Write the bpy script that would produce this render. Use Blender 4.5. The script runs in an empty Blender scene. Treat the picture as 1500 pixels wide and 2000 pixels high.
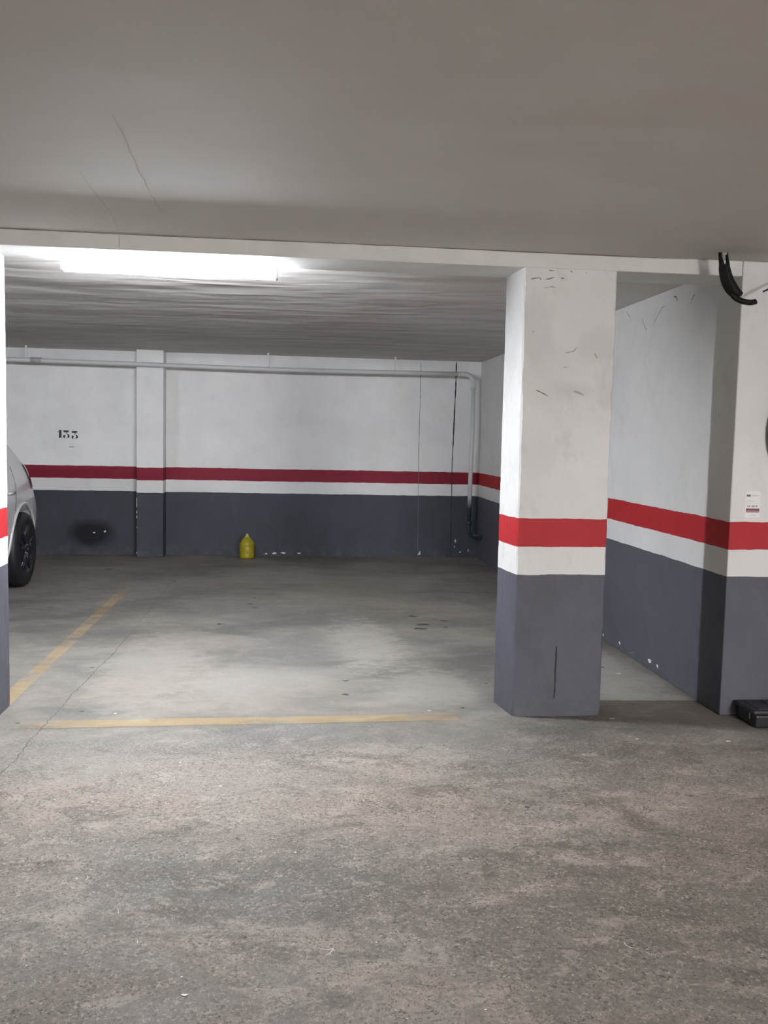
import bpy, bmesh, math, random
from mathutils import Vector, Matrix, noise
from mathutils.bvhtree import BVHTree

random.seed(7)
sc = bpy.context.scene
COL = sc.collection
PI = math.pi

# ------------------------------------------------------------------ places (metres; camera 1.4 m above the floor at x=y=0)
YB = 10.5407        # back wall
XR = 2.245          # side wall on the right
PF, PR = 4.37, 4.665  # front and rear plane of the pillar row and its beam
HC = 2.3225         # ceiling
HB = 2.247          # underside of the beam
XL, XE, YF = -8.0, 6.5, -7.0   # far ends of the garage, outside the picture
RED1, RED0, DADO = 1.0155, 0.872, 0.7325

# ------------------------------------------------------------------ mesh helpers
def link(name, me, mat=None, parent=None):
    o = bpy.data.objects.new(name, me)
    COL.objects.link(o)
    if mat is not None and me is not None:
        for m in (mat if isinstance(mat, (list, tuple)) else [mat]):
            me.materials.append(m)
    if parent is not None:
        o.parent = parent
    return o

def obj(name, bm, mat, parent=None, smooth=False, off=None):
    """link a bmesh built in world coordinates; child coordinates are taken relative to the parent's origin"""
    if parent is not None and off is None:
        off = world_loc(parent)
    if off is not None:
        bmesh.ops.translate(bm, verts=bm.verts, vec=-Vector(off))
    bmesh.ops.recalc_face_normals(bm, faces=bm.faces)
    me = bpy.data.meshes.new(name)
    bm.to_mesh(me); bm.free()
    if smooth:
        for p in me.polygons: p.use_smooth = True
    return link(name, me, mat, parent)

def world_loc(o):
    v = Vector((0, 0, 0))
    while o is not None:
        v += Vector(o.location); o = o.parent
    return v

def thing(name, label, cat, loc=(0, 0, 0), group=None):
    o = bpy.data.objects.new(name, None); COL.objects.link(o)
    o.location = loc; o.empty_display_size = 0.1
    o['label'] = label; o['category'] = cat
    if group: o['group'] = group
    return o

def tag(o, label, cat, group=None):
    o['label'] = label; o['category'] = cat
    if group: o['group'] = group
    return o

def struct(o):
    o['kind'] = 'structure'; return o

def box(bm, x0, x1, y0, y1, z0, z1, bevel=0.0, seg=2):
    b = bmesh.new()
    bmesh.ops.create_cube(b, size=1)
    for v in b.verts:
        v.co = Vector(((x0 + x1) / 2 + v.co.x * (x1 - x0), (y0 + y1) / 2 + v.co.y * (y1 - y0), (z0 + z1) / 2 + v.co.z * (z1 - z0)))
    if bevel:
        bmesh.ops.bevel(b, geom=b.edges[:], offset=bevel, segments=seg, profile=0.5, affect='EDGES')
    merge(bm, b)

def merge(bm, b):
    m = {}
    for v in b.verts: m[v] = bm.verts.new(v.co)
    for f in b.faces:
        try: bm.faces.new([m[v] for v in f.verts])
        except ValueError: pass
    b.free()

def tube(bm, pts, r, n=16, caps=True):
    pts = [Vector(p) for p in pts]
    rr = r if isinstance(r, (list, tuple)) else [r] * len(pts)
    rings = []; up = None
    for i, p in enumerate(pts):
        t = (pts[min(i + 1, len(pts) - 1)] - pts[max(i - 1, 0)]).normalized()
        if up is None:
            up = t.orthogonal().normalized()
        up = (up - t * up.dot(t)).normalized()
        s = t.cross(up)
        rings.append([bm.verts.new(p + (up * math.cos(a) + s * math.sin(a)) * rr[i]) for a in [2 * PI * k / n for k in range(n)]])
    for a, b in zip(rings, rings[1:]):
        for k in range(n):
            bm.faces.new((a[k], a[(k + 1) % n], b[(k + 1) % n], b[k]))
    if caps:
        bm.faces.new(rings[0][::-1]); bm.faces.new(rings[-1])

def lathe(bm, prof, c=(0, 0, 0), n=32, axis='Z'):
    rings = []
    for r, h in prof:
        ring = []
        for k in range(n):
            a = 2 * PI * k / n
            if axis == 'Z': v = Vector((r * math.cos(a), r * math.sin(a), h))
            elif axis == 'X': v = Vector((h, r * math.cos(a), r * math.sin(a)))
            else: v = Vector((r * math.cos(a), h, r * math.sin(a)))
            ring.append(bm.verts.new(v + Vector(c)))
        rings.append(ring)
    for a, b in zip(rings, rings[1:]):
        for k in range(n):
            bm.faces.new((a[k], a[(k + 1) % n], b[(k + 1) % n], b[k]))
    bm.faces.new(rings[0][::-1]); bm.faces.new(rings[-1])

def ribbon(bm, pts, nrm, w, jit=0.0, lift=0.0012, sub=1):
    """thin crack / scratch / paint stroke lying on a surface with normal nrm"""
    nrm = Vector(nrm); P = []
    pts = [Vector(p) for p in pts]
    for a, b in zip(pts, pts[1:]):
        for k in range(sub): P.append(a.lerp(b, k / sub))
    P.append(pts[-1])
    L = []
    for i, p in enumerate(P):
        t = (P[min(i + 1, len(P) - 1)] - P[max(i - 1, 0)]).normalized(); s = nrm.cross(t).normalized()
        q = p + s * random.uniform(-jit, jit) + nrm * lift
        ww = w * random.uniform(0.55, 1.3) * (0.35 if i in (0, len(P) - 1) else 1)
        L.append((bm.verts.new(q + s * ww / 2), bm.verts.new(q - s * ww / 2)))
    for a, b in zip(L, L[1:]):
        bm.faces.new((a[0], a[1], b[1], b[0]))

def blob(bm, c, nrm, rx, ry, u=None, n=12, rough=0.35, lift=0.0012):
    nrm = Vector(nrm).normalized(); u = Vector(u).normalized() if u is not None else nrm.orthogonal().normalized(); v = nrm.cross(u)
    vs = []
    for k in range(n):
        a = 2 * PI * k / n; q = random.uniform(1 - rough, 1 + rough)
        vs.append(bm.verts.new(Vector(c) + nrm * lift + u * math.cos(a) * rx * q + v * math.sin(a) * ry * q))
    bm.faces.new(vs)

def bez(P, n=40):
    P = [Vector(p) for p in P]; out = []
    for i in range(len(P) - 1):
        p0 = P[max(i - 1, 0)]; p1 = P[i]; p2 = P[i + 1]; p3 = P[min(i + 2, len(P) - 1)]
        for k in range(n):
            t = k / n
            out.append(0.5 * ((2 * p1) + (p2 - p0) * t + (2 * p0 - 5 * p1 + 4 * p2 - p3) * t * t + (3 * p1 - p0 - 3 * p2 + p3) * t ** 3))
    out.append(P[-1]); return out

# ------------------------------------------------------------------ materials
def mat(name):
    m = bpy.data.materials.new(name); m.use_nodes = True
    nt = m.node_tree; b = nt.nodes['Principled BSDF']
    return m, nt, b

def simple(name, col, rough=0.5, metal=0.0, coat=0.0, spec=0.5, var=0.0, vscale=20):
    m, nt, b = mat(name)
    b.inputs['Base Color'].default_value = (*col, 1); b.inputs['Roughness'].default_value = rough
    b.inputs['Metallic'].default_value = metal; b.inputs['Coat Weight'].default_value = coat
    b.inputs['Specular IOR Level'].default_value = spec
    if var:
        N = Nodes(nt)
        n = N.noise(N.pos(), vscale, 4)
        c = N.mix(N.remap(n, 0.35, 0.65), tuple(x * (1 - var) for x in col), tuple(min(1, x * (1 + var)) for x in col))
        N.link(c, b.inputs['Base Color'])
    return m

class Nodes:
    def __init__(s, nt): s.nt = nt; s._p = None
    def new(s, t, **k):
        n = s.nt.nodes.new(t)
        for a, v in k.items(): setattr(n, a, v)
        return n
    def link(s, a, b): s.nt.links.new(a, b)
    def put(s, v, sock):
        if isinstance(v, bpy.types.NodeSocket): s.link(v, sock)
        elif isinstance(v, (tuple, list)):
            sock.default_value = (*v, 1) if len(sock.default_value) == 4 and len(v) == 3 else v
        else: sock.default_value = v
    def pos(s):
        if s._p is None: s._p = s.new('ShaderNodeNewGeometry').outputs['Position']
        return s._p
    def scale(s, v, sx, sy, sz, off=(0, 0, 0), rot=(0, 0, 0)):
        n = s.new('ShaderNodeMapping'); s.link(v, n.inputs['Vector'])
        n.inputs['Scale'].default_value = (sx, sy, sz); n.inputs['Location'].default_value = off; n.inputs['Rotation'].default_value = rot
        return n.outputs[0]
    def noise(s, v, sc_, det=4, rough=0.55, dist=0.0):
        n = s.new('ShaderNodeTexNoise'); s.link(v, n.inputs['Vector'])
        n.inputs['Scale'].default_value = sc_; n.inputs['Detail'].default_value = det; n.inputs['Roughness'].default_value = rough; n.inputs['Distortion'].default_value = dist
        return n.outputs['Fac']
    def voro(s, v, sc_, rnd=1.0):
        n = s.new('ShaderNodeTexVoronoi'); s.link(v, n.inputs['Vector']); n.inputs['Scale'].default_value = sc_; n.inputs['Randomness'].default_value = rnd
        return n.outputs['Distance']
    def math(s, op, a, b=0.0, c=0.0, clamp=False):
        n = s.new('ShaderNodeMath', operation=op); n.use_clamp = clamp
        s.put(a, n.inputs[0]); s.put(b, n.inputs[1]); s.put(c, n.inputs[2]); return n.outputs[0]
    def remap(s, v, a, b, c=0.0, d=1.0, smooth=False):
        n = s.new('ShaderNodeMapRange'); n.clamp = True
        if smooth: n.interpolation_type = 'SMOOTHSTEP'
        s.put(v, n.inputs[0])
        for i, x in enumerate((a, b, c, d)): n.inputs[i + 1].default_value = x
        return n.outputs[0]
    def mix(s, f, a, b, mode='MIX'):
        n = s.new('ShaderNodeMix', data_type='RGBA', blend_type=mode)
        s.put(f, n.inputs['Factor']); s.put(a, n.inputs['A']); s.put(b, n.inputs['B']); return n.outputs['Result']
    def sep(s, v):
        n = s.new('ShaderNodeSeparateXYZ'); s.link(v, n.inputs[0]); return n.outputs
    def bump(s, h, strength, dist, b, nrm=None):
        n = s.new('ShaderNodeBump'); s.link(h, n.inputs['Height']); n.inputs['Strength'].default_value = strength; n.inputs['Distance'].default_value = dist
        if nrm is not None: s.link(nrm, n.inputs['Normal'])
        if b is not None: s.link(n.outputs[0], b.inputs['Normal'])
        return n.outputs[0]
    def ellipse(s, P, c, r, ax=(0, 1), wob=None):
        """1 inside, fading to 0 outside an elliptical spot; wob = noise adding an irregular outline"""
        a = s.math('DIVIDE', s.math('SUBTRACT', P[ax[0]], c[0]), r[0]); b = s.math('DIVIDE', s.math('SUBTRACT', P[ax[1]], c[1]), r[1])
        d = s.math('SQRT', s.math('ADD', s.math('MULTIPLY', a, a), s.math('MULTIPLY', b, b)))
        if wob is not None: d = s.math('ADD', d, wob)
        return s.remap(d, 1.25, 0.45, 0, 1, smooth=True)

WHITE = (0.70, 0.70, 0.69)
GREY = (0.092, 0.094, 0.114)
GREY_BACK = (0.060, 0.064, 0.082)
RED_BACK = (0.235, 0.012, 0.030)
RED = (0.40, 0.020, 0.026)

def wall_mat(name, spots=(), smudge=None, scuff=0.5, bumpy=0.5, GREY=GREY, RED=RED, WHITE=WHITE):
    """white paint over a red stripe over a white stripe over a dark grey dado, hand painted on rough plaster"""
    m, nt, b = mat(name); N = Nodes(nt); P = N.pos(); X, Y, Z = N.sep(P)[:3]
    wob = N.math('MULTIPLY', N.math('SUBTRACT', N.noise(P, 9, 3), 0.5), 0.012)
    wob2 = N.math('MULTIPLY', N.math('SUBTRACT', N.noise(P, 1.1, 2), 0.5), 0.010)
    z = N.math('ADD', N.math('ADD', Z, wob), wob2)
    big = N.noise(P, 1.7, 5, 0.6); mid = N.noise(N.scale(P, 1, 1, 0.6), 6, 5, 0.65); fine = N.noise(P, 45, 3, 0.6)
    w = N.mix(N.remap(big, 0.3, 0.7), tuple(c * 0.93 for c in WHITE), tuple(min(1, c * 1.06) for c in WHITE))
    w = N.mix(N.math('MULTIPLY', N.remap(mid, 0.56, 0.72), 0.35 * scuff), w, (0.46, 0.44, 0.42))
    # brown marks with their own outline, over the whole height
    dirt = N.math('MULTIPLY', N.remap(N.noise(N.scale(P, 1, 1, 0.5), 3.1, 6, 0.7), 0.58, 0.72), 0.5)
    w = N.mix(N.math('MULTIPLY', dirt, 0.38 * scuff), w, (0.36, 0.34, 0.31))
    g = N.mix(N.remap(mid, 0.3, 0.7), tuple(c * 0.9 for c in GREY), tuple(c * 1.12 for c in GREY))
    low = N.math('MULTIPLY', N.remap(Z, 0.16, 0.0), N.remap(N.noise(P, 14, 4, 0.7), 0.45, 0.7))
    g = N.mix(N.math('MULTIPLY', low, 0.55), g, (0.15, 0.145, 0.13))
    r = N.mix(N.remap(mid, 0.3, 0.7), tuple(c * 0.92 for c in RED), tuple(c * 1.08 for c in RED))
    if smudge:
        ax, c, rad, amt = smudge
        e = N.ellipse((X, Y, Z), c, rad, ax, N.math('MULTIPLY', N.math('SUBTRACT', N.noise(P, 5, 3), 0.5), 0.5))
        g = N.mix(N.math('MULTIPLY', e, amt), g, (0.010, 0.011, 0.016))
    for ax, c, rad, colr, amt in spots:
        e = N.ellipse((X, Y, Z), c, rad, ax, N.math('MULTIPLY', N.math('SUBTRACT', N.noise(P, 9, 4), 0.5), 1.2))
        w = N.mix(N.math('MULTIPLY', e, amt), w, colr)
    step = lambda t: N.remap(z, t - 0.0009, t + 0.0009)
    c = N.mix(step(DADO), g, w); c = N.mix(step(RED0), c, r); c = N.mix(step(RED1), c, w)
    N.link(c, b.inputs['Base Color'])
    b.inputs['Roughness'].default_value = 0.62; b.inputs['Specular IOR Level'].default_value = 0.3
    h = N.math('ADD', N.math('MULTIPLY', mid, 0.7), N.math('MULTIPLY', fine, 0.18))
    N.bump(h, bumpy, 0.012, b)
    return m

def ceiling_mat():
    m, nt, b = mat('trowelled_ceiling_plaster'); N = Nodes(nt); P = N.pos(); X, Y, Z = N.sep(P)[:3]
    big = N.noise(P, 0.9, 4)
    c = N.mix(N.remap(big, 0.3, 0.7), (0.53, 0.505, 0.475), (0.60, 0.585, 0.56))
    N.link(c, b.inputs['Base Color'])
    b.inputs['Roughness'].default_value = 0.8; b.inputs['Specular IOR Level'].default_value = 0.2
    s1 = N.noise(N.scale(P, 0.60, 1.6, 1, rot=(0, 0, 0.06)), 0.95, 1, 0.40, 0.7)
    s2 = N.noise(N.scale(P, 0.9, 2.2, 1, rot=(0, 0, -0.10)), 2.0, 1, 0.4, 0.8)
    h = N.math('ADD', N.math('MULTIPLY', s1, 1.0), N.math('MULTIPLY', s2, 0.30))
    h = N.math('MULTIPLY', h, N.math('ADD', N.remap(Y, 4.4, 4.9, 0.08, 1.0), N.math('MULTIPLY', N.remap(X, 0.3, 1.4), N.remap(Y, 4.2, 3.2, 0, 0.75))))
    # the swirl relief is coarser in the far bay and on the right of the lane
    N.bump(h, 1.0, 0.060, b)
    return m

def concrete(N, P):
    X, Y, Z = N.sep(P)[:3]
    b1 = N.noise(N.scale(P, 0.75, 1.15, 1, off=(3.1, 1.7, 0)), 1.05, 6, 0.62, 0.5)
    b2 = N.noise(N.scale(P, 0.8, 1.5, 1, off=(0.4, 7.7, 0)), 2.9, 7, 0.68, 0.8)
    b3 = N.noise(N.scale(P, 0.9, 1.3, 1, off=(5.4, 2.7, 0)), 9.0, 6, 0.72, 0.4)
    grit = N.noise(P, 85, 5, 0.8); grit2 = N.noise(P, 62, 6, 0.8)
    v = N.math('ADD', N.math('MULTIPLY', b1, 0.5), N.math('ADD', N.math('MULTIPLY', b2, 0.32), N.math('MULTIPLY', b3, 0.18)))
    c = N.mix(N.remap(v, 0.42, 0.60), (0.225, 0.222, 0.208), (0.455, 0.425, 0.395))
    wb = N.math('MULTIPLY', N.math('SUBTRACT', b3, 0.5), 2.6)
    # worn pale patches where tyres turn, and pinkish scraped concrete in front of the bay
    for cx, cy, rx, ry, colr, amt in ((0.52, 6.05, 0.30, 0.75, (0.60, 0.575, 0.53), 0.75), (0.80, 4.95, 0.30, 0.42, (0.56, 0.54, 0.50), 0.6),
                                      (-0.80, 5.35, 0.36, 0.95, (0.54, 0.50, 0.465), 0.65), (-0.15, 5.0, 0.5, 0.35, (0.53, 0.51, 0.48), 0.45),
                                      (-0.55, 3.60, 0.60, 0.55, (0.48, 0.43, 0.40), 0.35), (0.45, 3.80, 0.42, 0.22, (0.55, 0.51, 0.48), 0.6),
                                      (0.2, 3.2, 0.75, 0.26, (0.47, 0.43, 0.395), 0.5), (0.60, 8.3, 0.55, 0.75, (0.42, 0.40, 0.35), 0.5),
                                      (1.9, 5.2, 0.35, 0.9, (0.56, 0.56, 0.53), 0.7)):
        e = N.ellipse((X, Y, Z), (cx, cy), (rx, ry), (0, 1), wb)
        c = N.mix(N.math('MULTIPLY', e, amt), c, colr)
    # blackish tyre dirt in the lane, darker spots at the right and in the bay
    for cx, cy, rx, ry, colr, amt in ((0.05, 2.65, 0.50, 0.24, (0.16, 0.165, 0.16), 0.6), (-0.35, 2.80, 0.36, 0.16, (0.17, 0.17, 0.165), 0.45),
                                      (0.85, 2.5, 0.6, 0.5, (0.20, 0.185, 0.16), 0.45), (1.7, 4.22, 0.5, 0.13, (0.18, 0.175, 0.165), 0.35), (1.9, 3.2, 0.8, 0.8, (0.22, 0.205, 0.18), 0.15),
                                      (-0.5, 2.2, 0.6, 0.3, (0.17, 0.16, 0.145), 0.45), (-0.05, 4.15, 0.36, 0.20, (0.29, 0.29, 0.29), 0.5), (0.05, 5.85, 0.34, 0.5, (0.28, 0.285, 0.28), 0.6)):
        e = N.ellipse((X, Y, Z), (cx, cy), (rx, ry), (0, 1), wb)
        c = N.mix(N.math('MULTIPLY', e, amt), c, colr)
    lane = N.remap(N.math('ADD', Y, N.math('MULTIPLY', N.math('SUBTRACT', b1, 0.5), 2.5)), 4.5, 3.6)       # the lane side is rougher, with exposed aggregate
    # irregular dark stains, longer across the lane than along it
    st = N.noise(N.scale(P, 0.8, 1.25, 1, off=(9.1, 4.2, 0)), 3.4, 9, 0.74, 0.7)
    c = N.mix(N.math('MULTIPLY', N.remap(st, 0.52, 0.60), N.math('ADD', N.math('MULTIPLY', lane, 0.48), 0.12)), c, (0.150, 0.137, 0.122))
    st2 = N.noise(N.scale(P, 0.8, 1.3, 1, off=(2.6, 8.8, 0)), 5.2, 9, 0.76, 0.5)
    c = N.mix(N.math('MULTIPLY', N.remap(st2, 0.54, 0.61), N.math('ADD', N.math('MULTIPLY', lane, 0.38), 0.20)), c, (0.58, 0.545, 0.50))
    vn = N.new('ShaderNodeTexVoronoi'); N.link(P, vn.inputs['Vector']); vn.inputs['Scale'].default_value = 105
    g1 = N.sep(vn.outputs['Color'])[0]
    vn2 = N.new('ShaderNodeTexVoronoi'); N.link(P, vn2.inputs['Vector']); vn2.inputs['Scale'].default_value = 230
    g2 = N.sep(vn2.outputs['Color'])[1]
    gg = N.math('ADD', N.math('MULTIPLY', g1, 0.55), N.math('MULTIPLY', g2, 0.45))
    amt = N.math('MULTIPLY', N.math('ADD', N.math('MULTIPLY', lane, 0.75), 0.14), N.remap(b3, 0.35, 0.62, 0.35, 1.0))
    c = N.mix(N.math('MULTIPLY', N.remap(gg, 0.40, 0.12), amt), c, (0.070, 0.060, 0.050))
    c = N.mix(N.math('MULTIPLY', N.remap(gg, 0.66, 0.95), amt), c, (0.68, 0.65, 0.58))
    tint = N.remap(N.noise(P, 0.8, 3), 0.40, 0.62)
    c = N.mix(N.math('MULTIPLY', tint, 0.35), c, (1.05, 0.96, 0.88), 'MULTIPLY')
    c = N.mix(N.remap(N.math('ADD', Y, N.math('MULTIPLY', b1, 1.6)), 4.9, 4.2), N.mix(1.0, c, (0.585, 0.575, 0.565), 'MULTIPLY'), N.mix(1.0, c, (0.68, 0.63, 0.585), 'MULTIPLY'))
    c = N.mix(N.math('MULTIPLY', N.remap(N.math('ADD', Y, N.math('MULTIPLY', b2, 2.0)), 4.4, 3.0), 0.22), c, (0.075, 0.068, 0.058))  # darkens the floor towards the camera, light falloff put into the colour
    h = N.math('ADD', N.math('MULTIPLY', b3, 0.5), N.math('ADD', N.math('MULTIPLY', grit, 0.25), N.math('MULTIPLY', b2, 1.0)))
    return c, h, b2, b3, grit

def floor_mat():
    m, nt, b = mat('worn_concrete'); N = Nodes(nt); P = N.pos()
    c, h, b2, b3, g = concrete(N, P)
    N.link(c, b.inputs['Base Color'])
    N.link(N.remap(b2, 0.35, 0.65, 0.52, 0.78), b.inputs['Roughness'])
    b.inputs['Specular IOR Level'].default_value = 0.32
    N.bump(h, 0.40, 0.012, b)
    return m

def line_mat(name, worn=0.5):
    m, nt, b = mat(name); N = Nodes(nt); P = N.pos()
    c, h, b2, b3, g = concrete(N, P)
    w = N.math('ADD', N.math('MULTIPLY', N.noise(N.scale(P, 1, 1, 1, off=(2, 5, 0)), 2.2, 3), 0.6), N.math('MULTIPLY', b3, 0.4))
    k = N.math('MULTIPLY', N.remap(w, worn - 0.08, worn + 0.07), 0.62)
    X, Y, Z = N.sep(P)[:3]
    fade = N.math('MULTIPLY', N.remap(Y, 8.6, 7.6), N.remap(X, -1.30 if 'cross' in name else -9, -0.98 if 'cross' in name else -8))
    fade = N.math('MULTIPLY', fade, N.remap(X, 0.93, 0.86))
    k = N.math('MULTIPLY', k, fade)
    y = N.mix(N.remap(b2, 0.35, 0.65), (0.31, 0.205, 0.085), (0.41, 0.295, 0.15))
    c = N.mix(k, c, y)
    N.link(c, b.inputs['Base Color']); b.inputs['Roughness'].default_value = 0.6; b.inputs['Specular IOR Level'].default_value = 0.32
    N.bump(h, 0.40, 0.012, b)
    return m

M_ceil = ceiling_mat(); M_floor = floor_mat()
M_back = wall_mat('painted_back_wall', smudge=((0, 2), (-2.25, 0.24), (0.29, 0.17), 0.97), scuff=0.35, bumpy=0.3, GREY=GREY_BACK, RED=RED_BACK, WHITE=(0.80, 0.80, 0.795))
M_wall = wall_mat('painted_plaster', scuff=0.6, bumpy=0.35)
M_pillar = wall_mat('painted_pillar', spots=[((0, 2), (1.20, 1.95), (0.10, 0.22), (0.58, 0.58, 0.57), 0.5), ((0, 2), (1.50, 1.88), (0.12, 0.10), (0.57, 0.56, 0.55), 0.5), ((0, 2), (1.22, 1.30), (0.09, 0.18), (0.62, 0.62, 0.62), 0.45), ((0, 2), (1.28, 1.72), (0.18, 0.2), (0.60, 0.59, 0.58), 0.5), ((0, 2), (1.42, 1.66), (0.14, 0.05), (0.55, 0.54, 0.53), 0.4)], scuff=1.0, bumpy=1.0)
M_beam = simple('beam_paint', (0.66, 0.655, 0.64), 0.6, var=0.05, vscale=5)
M_dark = simple('crack_dirt', (0.035, 0.033, 0.030), 0.9)  # own dark colour of the wall joint and the pillar crack
M_dirt = simple('brown_dirt', (0.20, 0.185, 0.165), 0.9)
M_soft = simple('pale_scuff', (0.40, 0.385, 0.36), 0.8)
M_chip = simple('bare_plaster', (0.78, 0.78, 0.76), 0.8)
M_black = simple('stencil_black', (0.008, 0.008, 0.012), 0.5)
M_brass = simple('dull_fitting', (0.10, 0.10, 0.11), 0.5, metal=0.3)

# ------------------------------------------------------------------ the setting
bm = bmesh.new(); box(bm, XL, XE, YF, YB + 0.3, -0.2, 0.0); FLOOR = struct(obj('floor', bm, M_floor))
bm = bmesh.new(); box(bm, XL, XE, YF, YB + 0.3, HC, HC + 0.25); CEIL = struct(obj('ceiling', bm, M_ceil))
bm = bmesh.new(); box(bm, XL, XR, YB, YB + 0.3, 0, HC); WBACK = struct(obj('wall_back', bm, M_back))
bm = bmesh.new(); box(bm, XR, XE, 4.365, YB + 0.3, 0, HC, 0.006); WRIGHT = struct(obj('wall_right', bm, M_wall))
bm = bmesh.new(); box(bm, XL - 0.2, XL, YF, YB + 0.3, 0, HC); struct(obj('wall_left', bm, M_wall))
bm = bmesh.new(); box(bm, XE, XE + 0.2, YF, 4.365, 0, HC); struct(obj('wall_east', bm, M_wall))
bm = bmesh.new(); box(bm, XL, XE, YF - 0.2, YF, 0, HC); struct(obj('wall_front', bm, M_wall))
# engaged post on the back wall
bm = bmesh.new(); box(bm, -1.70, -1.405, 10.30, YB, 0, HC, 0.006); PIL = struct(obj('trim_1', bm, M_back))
# beam over the pillar row
bm = bmesh.new()
box(bm, XL, XR, PF, PR, HB, HC, 0.004)
BEAM = struct(obj('trim_2', bm, M_beam))
bm = bmesh.new()     # plaster joint line where the beam meets the ceiling, and the fine cracks near it
ribbon(bm, [(x, PF, HC - 0.003 + 0.0012 * math.sin(x * 3)) for x in [XL + 0.05 + 0.11 * i for i in range(91)] if x < 1.97], (0, -1, 0), 0.0045, 0.0006)
ribbon(bm, [(-0.797, PF, 2.320), (-0.800, PF, 2.30), (-0.799, PF, 2.27), (-0.801, PF, 2.250)], (0, -1, 0), 0.002, 0.001)
obj('joint_line', bm, M_dirt, BEAM)
bm = bmesh.new()
ribbon(bm, [(-0.521, 2.756, HC), (-0.531, 3.059, HC), (-0.540, 3.313, HC), (-0.545, 3.577, HC), (-0.545, 3.847, HC), (-0.537, 3.974, HC)], (0, 0, -1), 0.0030, 0.004, sub=4)
ribbon(bm, [(-0.756, 3.383, HC), (-0.759, 3.654, HC), (-0.759, 3.847, HC), (-0.761, 4.018, HC), (-0.785, 4.26, HC), (-0.797, 4.366, HC)], (0, 0, -1), 0.0025, 0.004, sub=4)
obj('hairline_crack', bm, simple('ceiling_crack', (0.44, 0.42, 0.395), 0.9), CEIL)

# vertical joints in the back wall
bm = bmesh.new(); ribbon(bm, [(1.520, YB, 2.31), (1.523, YB, 2.0), (1.525, YB, 1.866), (1.521, YB, 1.5), (1.522, YB, 1.265), (1.530, YB, 0.7), (1.538, YB, 0.01)], (0, -1, 0), 0.006, 0.001, sub=4)
obj('panel_joint', bm, simple('joint_grey', (0.16, 0.165, 0.17), 0.8), WBACK)
bm = bmesh.new(); ribbon(bm, [(1.944, YB, 2.32), (1.944, YB, 2.1), (1.941, YB, 1.877), (1.934, YB, 1.5), (1.927, YB, 1.152), (1.930, YB, 0.6), (1.938, YB, 0.0)], (0, -1, 0), 0.013, 0.0015, sub=5)
obj('panel_joint', bm, M_dark, WBACK)
# chipped paint low on the walls
bm = bmesh.new()
for x, z, rx, rz in ((-0.253, 0.022, 0.012, 0.010), (-0.155, 0.030, 0.030, 0.012), (-0.05, 0.034, 0.026, 0.011), (0.13, 0.030, 0.024, 0.009), (1.565, 0.045, 0.010, 0.022), (1.553, 0.03, 0.014, 0.008),
                     (1.989, 0.192, 0.008, 0.020), (1.985, 0.124, 0.005, 0.012), (-2.213, 0.251, 0.012, 0.008), (-2.093, 0.264, 0.012, 0.014), (2.05, 0.06, 0.010, 0.008), (2.15, 0.08, 0.006, 0.02)):
    blob(bm, (x, YB, z), (0, -1, 0), rx, rz, (1, 0, 0))
obj('chipped_paint', bm, M_chip, WBACK)
bm = bmesh.new()
blob(bm, (-2.457, YB, 1.225), (0, -1, 0), 0.03, 0.008, (1, 0, 0))
obj('faint_mark', bm, M_soft, WBACK)
bm = bmesh.new()
for z, h in ((0.654, 0.03), (0.60, 0.045), (0.516, 0.018), (0.458, 0.02), (0.342, 0.010), (0.05, 0.012)):
    blob(bm, (-1.696, 10.30, z), (0, -1, 0), 0.0035, h, (1, 0, 0))
obj('chipped_paint', bm, M_chip, PIL)
bm = bmesh.new()
for y, z, ry, rz in ((5.286, 0.060, 0.030, 0.012), (5.162, 0.055, 0.014, 0.010), (5.794, 0.052, 0.018, 0.008), (6.113, 0.037, 0.010, 0.010)):
    blob(bm, (XR, y, z), (-1, 0, 0), ry, rz, (0, 1, 0), lift=0.0015)
obj('chipped_paint', bm, M_chip, WRIGHT)
bm = bmesh.new()
ribbon(bm, [(XR, 5.93, 2.29), (XR, 5.90, 2.26), (XR, 5.867, 2.245), (XR, 5.827, 2.206)], (-1, 0, 0), 0.004, 0.003, sub=3)
ribbon(bm, [(XR, 5.661, 2.205), (XR, 5.613, 2.154), (XR, 5.567, 2.116)], (-1, 0, 0), 0.0045, 0.003, sub=4)
ribbon(bm, [(XR, 5.465, 2.142), (XR, 5.407, 2.185), (XR, 5.365, 2.219), (XR, 5.306, 2.239)], (-1, 0, 0), 0.0035, 0.003, sub=4)
ribbon(bm, [(XR, 5.186, 2.275), (XR, 5.15, 2.262), (XR, 5.126, 2.24)], (-1, 0, 0), 0.008, 0.004, sub=3)
ribbon(bm, [(XR, 4.952, 2.197), (XR, 4.94, 2.205), (XR, 4.929, 2.222), (XR, 4.90, 2.245)], (-1, 0, 0), 0.006, 0.003, sub=3)
ribbon(bm, [(XR, 5.622, 0.025), (XR, 5.57, 0.040), (XR, 5.52, 0.052)], (-1, 0, 0), 0.008, 0.004, sub=4)
obj('hairline_crack', bm, M_dirt, WRIGHT)

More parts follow.
